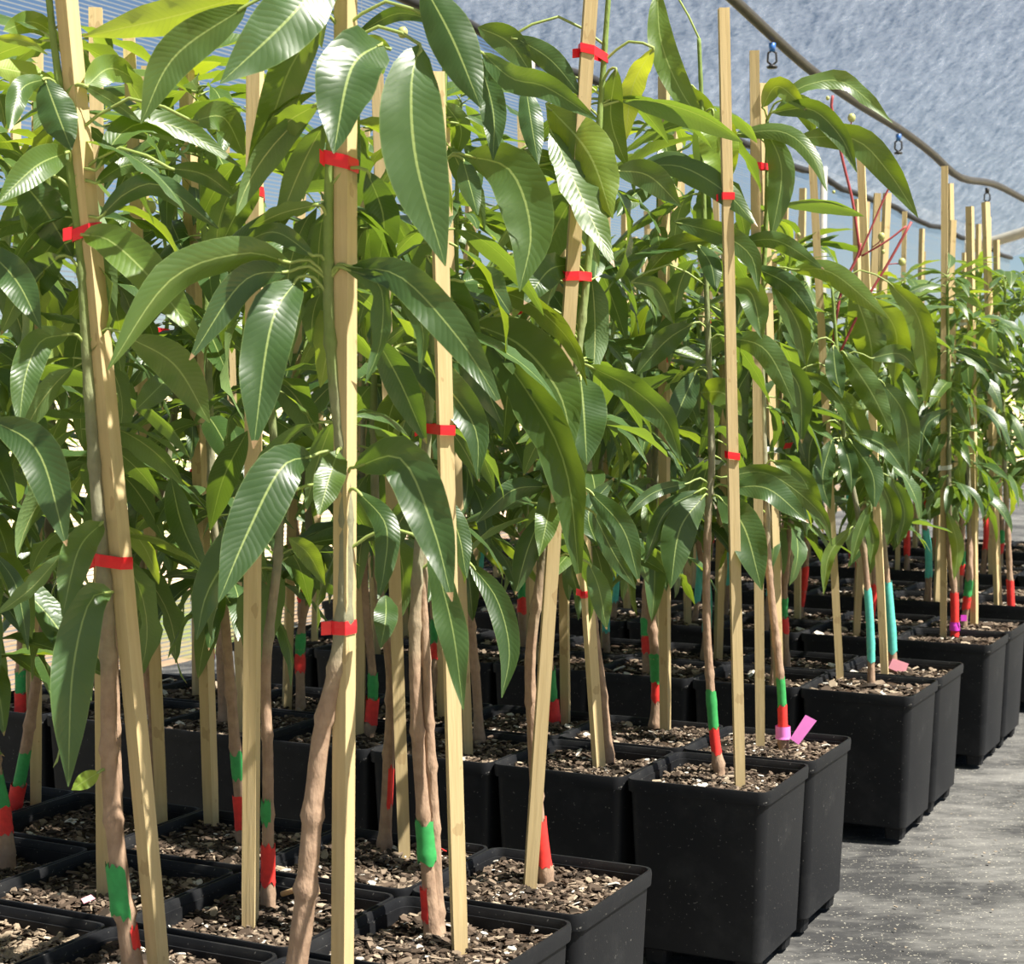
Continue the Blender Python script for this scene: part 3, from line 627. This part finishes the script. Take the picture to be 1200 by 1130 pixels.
# ------------------------------------------------------------------ prominent leaves
H = {
 (0,-1,0): [  # centre tree: top node, node at (350,310), node at (400,530)
  dict(p=[(300,-8),(200,20),(97,43)], w=44, roll=165, young=.9, tip=.05), dict(p=[(290,6),(205,66),(165,145)], w=48, tip=-.05),
  dict(p=[(390,-45),(340,20),(258,98)], w=70, tip=-.14, fold=.15), dict(p=[(448,50),(412,80),(391,180)], w=72, tip=-.16, fold=.25, roll=10),
  dict(p=[(492,52),(482,100),(488,190),(522,312)], w=74, tip=-.12, fold=.12, wave=.1), dict(p=[(495,-20),(530,45),(564,127)], w=54, tip=-.10),
  dict(p=[(508,24),(465,16),(412,44)], w=18, tip=.03), dict(p=[(458,58),(436,48),(415,62)], w=15, tip=-.02, young=.6),
  dict(p=[(340,308),(285,297),(200,328),(126,434)], w=44, tip=-.17, roll=-18), dict(p=[(340,318),(285,330),(222,422)], w=36, tip=-.12, roll=-10),
  dict(p=[(350,325),(318,380),(297,526)], w=58, tip=-.15, roll=8, fold=.2), dict(p=[(367,300),(322,272),(280,288)], w=24, tip=.02),
  dict(p=[(402,314),(445,335),(446,400),(428,450)], w=27, tip=-.10, roll=30), dict(p=[(408,312),(465,325),(495,385),(492,438)], w=27, tip=-.08, roll=25),
  dict(p=[(410,314),(470,325),(540,400),(590,480)], w=44, tip=-.14, fold=.2), dict(p=[(366,535),(330,548),(290,625),(256,706)], w=60, tip=-.16, fold=.15),
  dict(p=[(345,575),(290,625),(245,690),(230,750)], w=50, tip=-.11, wave=.3, young=.15), dict(p=[(396,528),(386,560),(373,607)], w=36, tip=-.10, young=.1),
  dict(p=[(415,548),(470,538),(508,620),(530,705)], w=56, tip=-.14), dict(p=[(418,575),(452,615),(450,670),(443,702)], w=30, tip=-.10, wave=.3),
  dict(p=[(452,698),(452,725),(446,760)], w=28, tip=-.09, pet=False), dict(p=[(505,640),(530,735),(543,832)], w=36, tip=-.12, roll=15),
  dict(p=[(378,20),(340,80),(318,140),(290,195)], w=46, tip=.08, young=.25), dict(p=[(372,122),(330,150),(300,208)], w=34, tip=.06, roll=160, young=.5),
  dict(p=[(372,240),(330,250),(292,268)], w=22, tip=.02, roll=150, young=.4), dict(p=[(440,395),(470,450),(500,520)], w=40, tip=.12, pet=False),
  dict(p=[(420,90),(405,140),(420,215)], w=34, tip=.08), dict(p=[(430,200),(450,260),(440,330)], w=40, tip=.14), ],
 (0,-1,1): [
  dict(p=[(97,275),(130,283),(180,330),(238,404)], w=48, tip=-.12, roll=-15, young=1.0), dict(p=[(80,392),(48,400),(30,440),(22,504)], w=36, tip=-.12, young=.15),
  dict(p=[(-10,492),(45,530),(78,640)], w=48, tip=-.16, base=-.12, pet=False), dict(p=[(120,612),(92,645),(73,723)], w=38, tip=-.12, young=.2, fold=.3),
  dict(p=[(132,694),(105,705),(85,790),(80,922)], w=50, tip=-.15, fold=.3), dict(p=[(72,650),(36,690),(-6,722)], w=24, tip=-.14, base=-.1, roll=140, pet=False),
  dict(p=[(-5,650),(20,690),(33,762)], w=20, tip=-.06, pet=False), dict(p=[(52,92),(68,135),(84,176)], w=44, tip=-.05), dict(p=[(80,178),(42,195),(-5,240)], w=38, tip=-.14, young=.35),
  dict(p=[(25,212),(52,245),(86,302)], w=52, tip=.04), dict(p=[(-20,288),(20,330),(48,386)], w=40, tip=-.08, pet=False), dict(p=[(54,92),(25,105),(10,155)], w=26, tip=-.12, young=.2),
  dict(p=[(-8,78),(35,88),(78,112)], w=34, tip=.06, young=.9, roll=160, pet=False), dict(p=[(4,36),(40,26),(75,50)], w=26, tip=.05, young=.8, pet=False), dict(p=[(-5,44),(28,48),(56,64)], w=12, tip=-.05, young=.6, pet=False),
  dict(p=[(100,102),(130,80),(166,98)], w=34, tip=.06, young=.7), dict(p=[(98,100),(130,118),(166,144)], w=16, tip=.0, young=.3), dict(p=[(112,200),(150,150),(205,148),(282,195)], w=34, tip=.10, roll=-30, young=.4),
  dict(p=[(112,215),(150,193),(198,198)], w=20, tip=.05, young=.35), dict(p=[(198,197),(240,205),(280,235)], w=25, tip=.02, young=.3), dict(p=[(116,256),(150,225),(190,218),(256,268)], w=28, tip=-.03),
  dict(p=[(150,395),(205,428),(246,496)], w=46, tip=.02), dict(p=[(303,215),(280,245),(258,290)], w=30, tip=.03, young=.15), dict(p=[(225,142),(262,138),(286,182)], w=36, tip=.05),
  dict(p=[(200,560),(215,620),(246,682)], w=32, tip=.1, pet=False), dict(p=[(290,505),(262,560),(246,622)], w=36, tip=.14, pet=False), dict(p=[(338,630),(362,650),(381,686)], w=26, tip=.15, pet=False),
  dict(p=[(116,905),(100,915),(84,926)], w=20, tip=-.03, young=2.0, fold=.1), dict(p=[(70,300),(40,330),(10,380)], w=40, tip=.1), dict(p=[(160,480),(190,450),(200,440)], w=30, tip=.1, pet=False), ],
 (0,0,0): [
  dict(p=[(462,408),(510,440),(556,500),(560,562)], w=42, tip=-.10), dict(p=[(510,575),(536,622),(547,678)], w=29, tip=-.08), dict(p=[(550,660),(582,702),(597,762),(588,818)], w=30, tip=-.10),
  dict(p=[(560,65),(578,130),(578,188)], w=32, tip=-.08), dict(p=[(545,182),(598,200),(622,270),(609,342)], w=62, tip=-.10, young=.2), dict(p=[(542,186),(550,215),(560,252)], w=26, tip=-.10),
  dict(p=[(565,62),(600,92),(640,102),(702,142)], w=32, tip=-.14, wave=.25), dict(p=[(520,120),(540,150),(535,185)], w=26, tip=.05, young=.3), dict(p=[(500,300),(530,350),(560,420)], w=44, tip=.08),
  dict(p=[(525,420),(560,440),(590,500)], w=36, tip=.1), dict(p=[(470,450),(455,500),(470,560)], w=34, tip=.1), dict(p=[(540,330),(570,330),(600,370)], w=34, tip=.05, roll=-30), ],
 (0,1,0): [
  dict(p=[(556,380),(610,405),(655,460),(672,528)], w=62, tip=-.12, fold=.15), dict(p=[(558,384),(612,450),(662,545),(680,688)], w=50, tip=-.18, roll=20, young=.25), dict(p=[(560,334),(620,355),(668,400),(688,452)], w=27, tip=-.14, roll=25, young=.15),
  dict(p=[(688,428),(740,455),(780,492),(798,542)], w=34, tip=-.10, roll=15), dict(p=[(680,440),(684,480),(688,545)], w=54, tip=-.10, fold=.1), dict(p=[(560,32),(597,50),(624,88)], w=34, tip=-.02, young=.2),
  dict(p=[(600,42),(645,70),(682,114)], w=28, tip=-.05, young=.2), dict(p=[(616,100),(622,140),(631,193)], w=28, tip=-.09), dict(p=[(640,122),(690,180),(718,256)], w=56, tip=-.10, young=.6, roll=10), dict(p=[(645,150),(682,232),(720,313)], w=42, tip=-.13, young=.5, roll=-25),
  dict(p=[(598,182),(635,183),(668,192)], w=17, tip=.0, young=.2), dict(p=[(612,203),(640,198),(662,216)], w=15, tip=.0), dict(p=[(666,310),(642,318),(614,357)], w=36, tip=-.10, young=.2, wave=.3), dict(p=[(642,570),(600,575),(558,613)], w=26, tip=-.05),
  dict(p=[(648,566),(642,605),(632,652)], w=30, tip=-.10), dict(p=[(634,605),(618,645),(604,697)], w=29, tip=-.04), dict(p=[(690,575),(730,620),(749,683)], w=30, tip=-.06), dict(p=[(690,660),(702,690),(711,738)], w=26, tip=-.03), dict(p=[(695,600),(720,650),(745,690)], w=24, tip=-.02),
  dict(p=[(722,80),(716,140),(736,198)], w=30, tip=.05, young=.7), dict(p=[(766,56),(742,100),(732,168)], w=28, tip=.05, young=.9, roll=160), dict(p=[(700,640),(690,600),(720,560)], w=26, tip=.05, pet=False), dict(p=[(660,390),(640,430),(640,480)], w=40, tip=.08),
  dict(p=[(720,200),(760,206),(798,242)], w=34, tip=-.02, young=.2), dict(p=[(640,380),(600,440),(590,520)], w=44, tip=.12), ],
 (1,0,0): [
  dict(p=[(826,580),(797,620),(786,690)], w=40, tip=-.10, young=.15), dict(p=[(855,572),(900,573),(948,613)], w=32, tip=-.08, roll=-15), dict(p=[(842,582),(872,618),(893,692)], w=42, tip=-.14), dict(p=[(808,566),(765,578),(728,610)], w=15, tip=-.10, young=.1),
  dict(p=[(820,575),(780,600),(755,660)], w=22, tip=-.05), dict(p=[(822,460),(848,461),(869,487)], w=34, tip=-.10, young=.15), dict(p=[(816,435),(797,478),(784,512)], w=30, tip=-.06), dict(p=[(770,-12),(775,50),(800,110),(836,158)], w=32, tip=-.10, young=.8),
  dict(p=[(835,128),(842,165),(850,222)], w=46, tip=-.05, young=1.6), dict(p=[(755,194),(800,196),(850,225),(888,266)], w=32, tip=-.14, roll=-15, young=.1), dict(p=[(790,260),(845,275),(880,300),(889,342)], w=28, tip=-.10, young=.15), dict(p=[(856,334),(881,345),(893,397)], w=32, tip=-.08, young=.1),
  dict(p=[(818,288),(833,310),(839,342)], w=24, tip=-.08), dict(p=[(745,198),(790,186),(828,202)], w=18, tip=-.02, young=.3), dict(p=[(800,100),(822,125),(845,160)], w=24, tip=.02, young=.6), dict(p=[(840,280),(790,290),(750,330)], w=26, tip=.03, young=.4), dict(p=[(810,380),(780,400),(745,440)], w=30, tip=.0, young=.2),
  dict(p=[(850,395),(897,410),(933,477)], w=30, tip=-.08, young=.2), dict(p=[(845,560),(900,555),(960,600),(975,640)], w=22, tip=.0), dict(p=[(740,330),(770,340),(790,380)], w=26, tip=.0, young=.4), ],
 (1,1,0): [
  dict(p=[(893,126),(912,101),(946,130)], w=23, tip=-.05, young=.4), dict(p=[(915,118),(945,100),(990,97),(1046,144)], w=23, tip=-.02, roll=-25, young=.35), dict(p=[(905,132),(950,128),(985,160),(1004,202)], w=26, tip=-.10, young=.4), dict(p=[(932,162),(1000,163),(1040,200),(1076,255)], w=34, tip=-.06, young=.6),
  dict(p=[(858,158),(915,154),(950,180),(969,224)], w=22, tip=-.12, young=.55, roll=-20), dict(p=[(896,148),(916,200),(904,280)], w=31, tip=-.04, young=.2), dict(p=[(864,286),(910,282),(966,316)], w=21, tip=-.08, young=.2), dict(p=[(928,316),(975,320),(1041,374)], w=27, tip=-.08, young=.6),
  dict(p=[(880,312),(925,335),(959,380)], w=25, tip=-.08), dict(p=[(908,130),(940,125),(955,160)], w=26, tip=.04, young=.3), dict(p=[(905,540),(940,560),(965,625)], w=24, tip=-.04, young=.2), dict(p=[(900,420),(935,450),(940,520)], w=30, tip=-.02),
  dict(p=[(880,430),(862,470),(872,530)], w=30, tip=.0, young=.1), dict(p=[(905,330),(935,380),(945,430)], w=28, tip=-.02, young=.3), dict(p=[(890,600),(880,640),(885,680)], w=16, tip=-.03, young=.3), ],
 (2,0,0): [
  dict(p=[(975,515),(964,560),(973,597)], w=25, tip=-.08), dict(p=[(985,513),(996,545),(998,578)], w=21, tip=-.09), dict(p=[(995,515),(1022,555),(1025,598)], w=26, tip=-.09), dict(p=[(998,508),(1035,522),(1063,557)], w=24, tip=-.06, roll=-15), dict(p=[(1032,446),(1061,490),(1066,562)], w=30, tip=-.04),
  dict(p=[(976,406),(980,440),(987,467)], w=23, tip=-.10, young=.1), dict(p=[(988,412),(1020,458),(1046,510)], w=30, tip=-.06, young=.5), dict(p=[(935,436),(975,458),(1010,517)], w=19, tip=-.10), dict(p=[(1040,330),(1075,370),(1086,430),(1084,477)], w=30, tip=-.02, young=.9), dict(p=[(1000,340),(1020,400),(1022,450)], w=40, tip=.04, young=.5),
  dict(p=[(998,618),(972,650),(965,697)], w=15, tip=-.06, young=.3), dict(p=[(1012,600),(1023,630),(1020,662)], w=16, tip=-.04, young=.5), dict(p=[(1020,590),(1005,630),(998,660)], w=14, tip=-.05), dict(p=[(955,400),(945,430),(945,470)], w=28, tip=.0, young=.4), dict(p=[(968,495),(950,520),(948,565)], w=24, tip=.0),
  dict(p=[(1025,350),(1050,390),(1048,450)], w=36, tip=.06, young=.6), dict(p=[(1020,420),(1055,415),(1080,440)], w=22, tip=.0, young=.2), dict(p=[(1030,560),(1045,600),(1040,640)], w=24, tip=-.02), dict(p=[(1045,560),(1060,600),(1052,640)], w=22, tip=.0), ],
 (3,0,0): [dict(p=[(1110,600),(1122,640),(1118,680)], w=16, tip=-.05, young=.9), dict(p=[(1112,480),(1085,500),(1080,545)], w=18, tip=-.05), dict(p=[(1115,485),(1128,495),(1128,520)], w=17, tip=-.05, young=.2), dict(p=[(1120,410),(1150,420),(1190,440)], w=18, tip=-.05)],
}
for key, leaves in H.items():
    for d in leaves:
        d = dict(d); hero_leaf(TREES[key], d.pop('p'), d.pop('w'), **d)

# ------------------------------------------------------------------ tags, fruit stalks and small scraps
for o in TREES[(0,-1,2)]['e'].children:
    if o.name.startswith('bark_mulch'): o.data = o.data.copy(); o.data.materials[0] = M['sunlit_chip']  # lighter chip copy here: sunlight put into the mulch colour
def slab(parent, name, P, thick, mat, nrm):
    P = [Vector(p) for p in P]; nrm = Vector(nrm).normalized()*thick; n = len(P); b = MB(); b.loops([P, [p+nrm for p in P]], True, True, True); return obj(name, b.mesh(name, mat), parent)
def child_tag(key, z0, z1, mat, tail=None):
    T = TREES[key]; e = T['e']; C = [p-e.location for p in T['C']]; t = tube_band('plant_tag', e, C, T['rad'], z0, z1, mat, 1.35, False)
    if tail:
        q = [at_depth(x, y, T['Y']-.022)-e.location for x, y in tail]; slab(t, 'tag_tail', q, .0012, mat, (0, 1, 0))
    return t
child_tag((1,1,0), .362, .393, M['pink'], [(926,866),(936,873),(957,845),(944,838)])
child_tag((2,1,0), .345, .368, M['salmon'], [(1041,783),(1060,791),(1065,778),(1046,772)])
child_tag((3,0,0), .365, .395, M['magenta'], [(1126,728),(1133,728),(1133,721),(1126,721)])
# panicle of the fruiting tree
T = TREES[(2,0,0)]; e = T['e']; P3 = lambda x, y, d=0: at_depth(x, y, T['Y']+d)-e.location
for pts, r in (([(976,405),(985,345),(1005,300),(1008,285)], .0045), ([(1008,300),(1000,240),(988,190),(975,130),(976,112)], .0042), ([(1006,302),(1022,265),(1038,228),(1050,205)], .003), ([(1010,300),(1040,282),(1062,265)], .0032), ([(985,412),(1010,360),(1040,310),(1068,260)], .0040), ([(998,250),(975,243),(963,248)], .0022), ([(985,180),(993,160),(998,142)], .0018), ([(1040,310),(1050,309),(1057,310)], .0018), ([(1022,290),(1030,284),(1033,279)], .0018)):
    b = MB(); b.tube([P3(x, y, .01) for x, y in spline([(x, y, 0) for x, y in pts], 10) for x, y in ((x, y),)] if False else [P3(p.x, p.y, .01) for p in spline([(x, y, 0) for x, y in pts], 10)], r, 6)
    obj('fruit_stalk', b.mesh('fruit_stalk', M['panicle'], True), e)
def ball(name, r, mat):
    L = []; 
    for i in range(1, 6):
        a = math.pi*i/6; L.append([Vector((r*math.sin(a)*math.cos(k*.785), r*math.sin(a)*math.sin(k*.785), -r*1.15*math.cos(a))) for k in range(8)])
    b = MB(); b.loops(L, True, True, True); return b.mesh(name, mat, True)
for x, y, d in ((998,138,.012),(1033,277,.011),(1057,307,.011),(970,115,.006),(1035,295,.006),(936,275,.006),(1050,195,.005),(977,225,.005)):
    obj('young_fruit', ball('young_fruit', d, M['fruit']), e, P3(x, y, 0))
T = TREES[(0,1,2)]; obj('young_fruit', ball('young_fruit', .012, M['fruit']), T['e'], at_depth(176, 243, T['Y'])-T['e'].location)
T = TREES[(0,1,1)]; obj('young_fruit', ball('young_fruit', .010, M['fruit']), T['e'], at_depth(472, 38, T['Y'])-T['e'].location)
T = TREES[(0,0,0)]; e = T['e']; C2 = [at_height(513, 1092, .335)-Vector((0,0,.03))] + [at_depth(x, y, T['Y']+.006) for x, y in ((512,1060),(508,960),(503,860),(499,770),(496,690),(499,600))]
me, C2, r2 = trunk_mesh([p-e.location for p in C2], .0125, .006, 77, True, .42); obj('side_stem', me, e)
def scrap(name, x, y, size, mat, label, cat, z=.345):
    p = at_height(x, y, z); b = MB(); a = R.uniform(0, 3); P = [Vector((size*c*math.cos(a)-size*.6*s*math.sin(a), size*c*math.sin(a)+size*.6*s*math.cos(a), .004*q)) for c, s, q in ((-1,-1,0),(1,-.8,1),(.8,1,2),(-.9,.9,1))]
    b.loops([P, [q+Vector((0,0,.0015)) for q in P]], True, True, True); tag(obj(name, b.mesh(name, mat), None, p), label, cat)
scrap('label_scrap', 103, 1057, .011, M['salmon'], 'small pink scrap lying on dark mulch at left front', 'scrap')
scrap('label_scrap', 518, 998, .008, M['red_paint'], 'small red scrap on mulch behind the forked grey stem', 'scrap')
b = MB(); b.tube([(0,0,0),(.03,-.01,.012),(.055,-.03,.016),(.07,-.04,.012)], [.005,.0055,.005,.004], 6)
tag(obj('twig', b.mesh('twig', M['wood'], True), None, at_height(330, 1048, .345)), 'short pale broken twig on mulch beside the thick bare stem', 'twig')
# bark litter strewn over the aisle
b = MB(); r = random.Random(5)
for i in range(330):
    s = r.uniform(-.6, 6); t = -abs(r.gauss(0, .45))-.01 if r.random() < .75 else -r.uniform(.1, 2); L = r.uniform(.002, .006)*(1.6 if r.random() < .08 else 1); Mx = Matrix.Rotation(r.uniform(0, 6.3), 3, 'Z') @ Matrix.Rotation(r.uniform(-.3, .3), 3, 'X')
    b.box(gp(s, t, GZ-.004), (L, L*r.uniform(.3, .6), L*.2), Mx)
tag(obj('bark_litter', b.mesh('bark_litter', M['litter'])), 'brown bark crumbs strewn along the aisle weed mat', 'litter', kind='stuff')
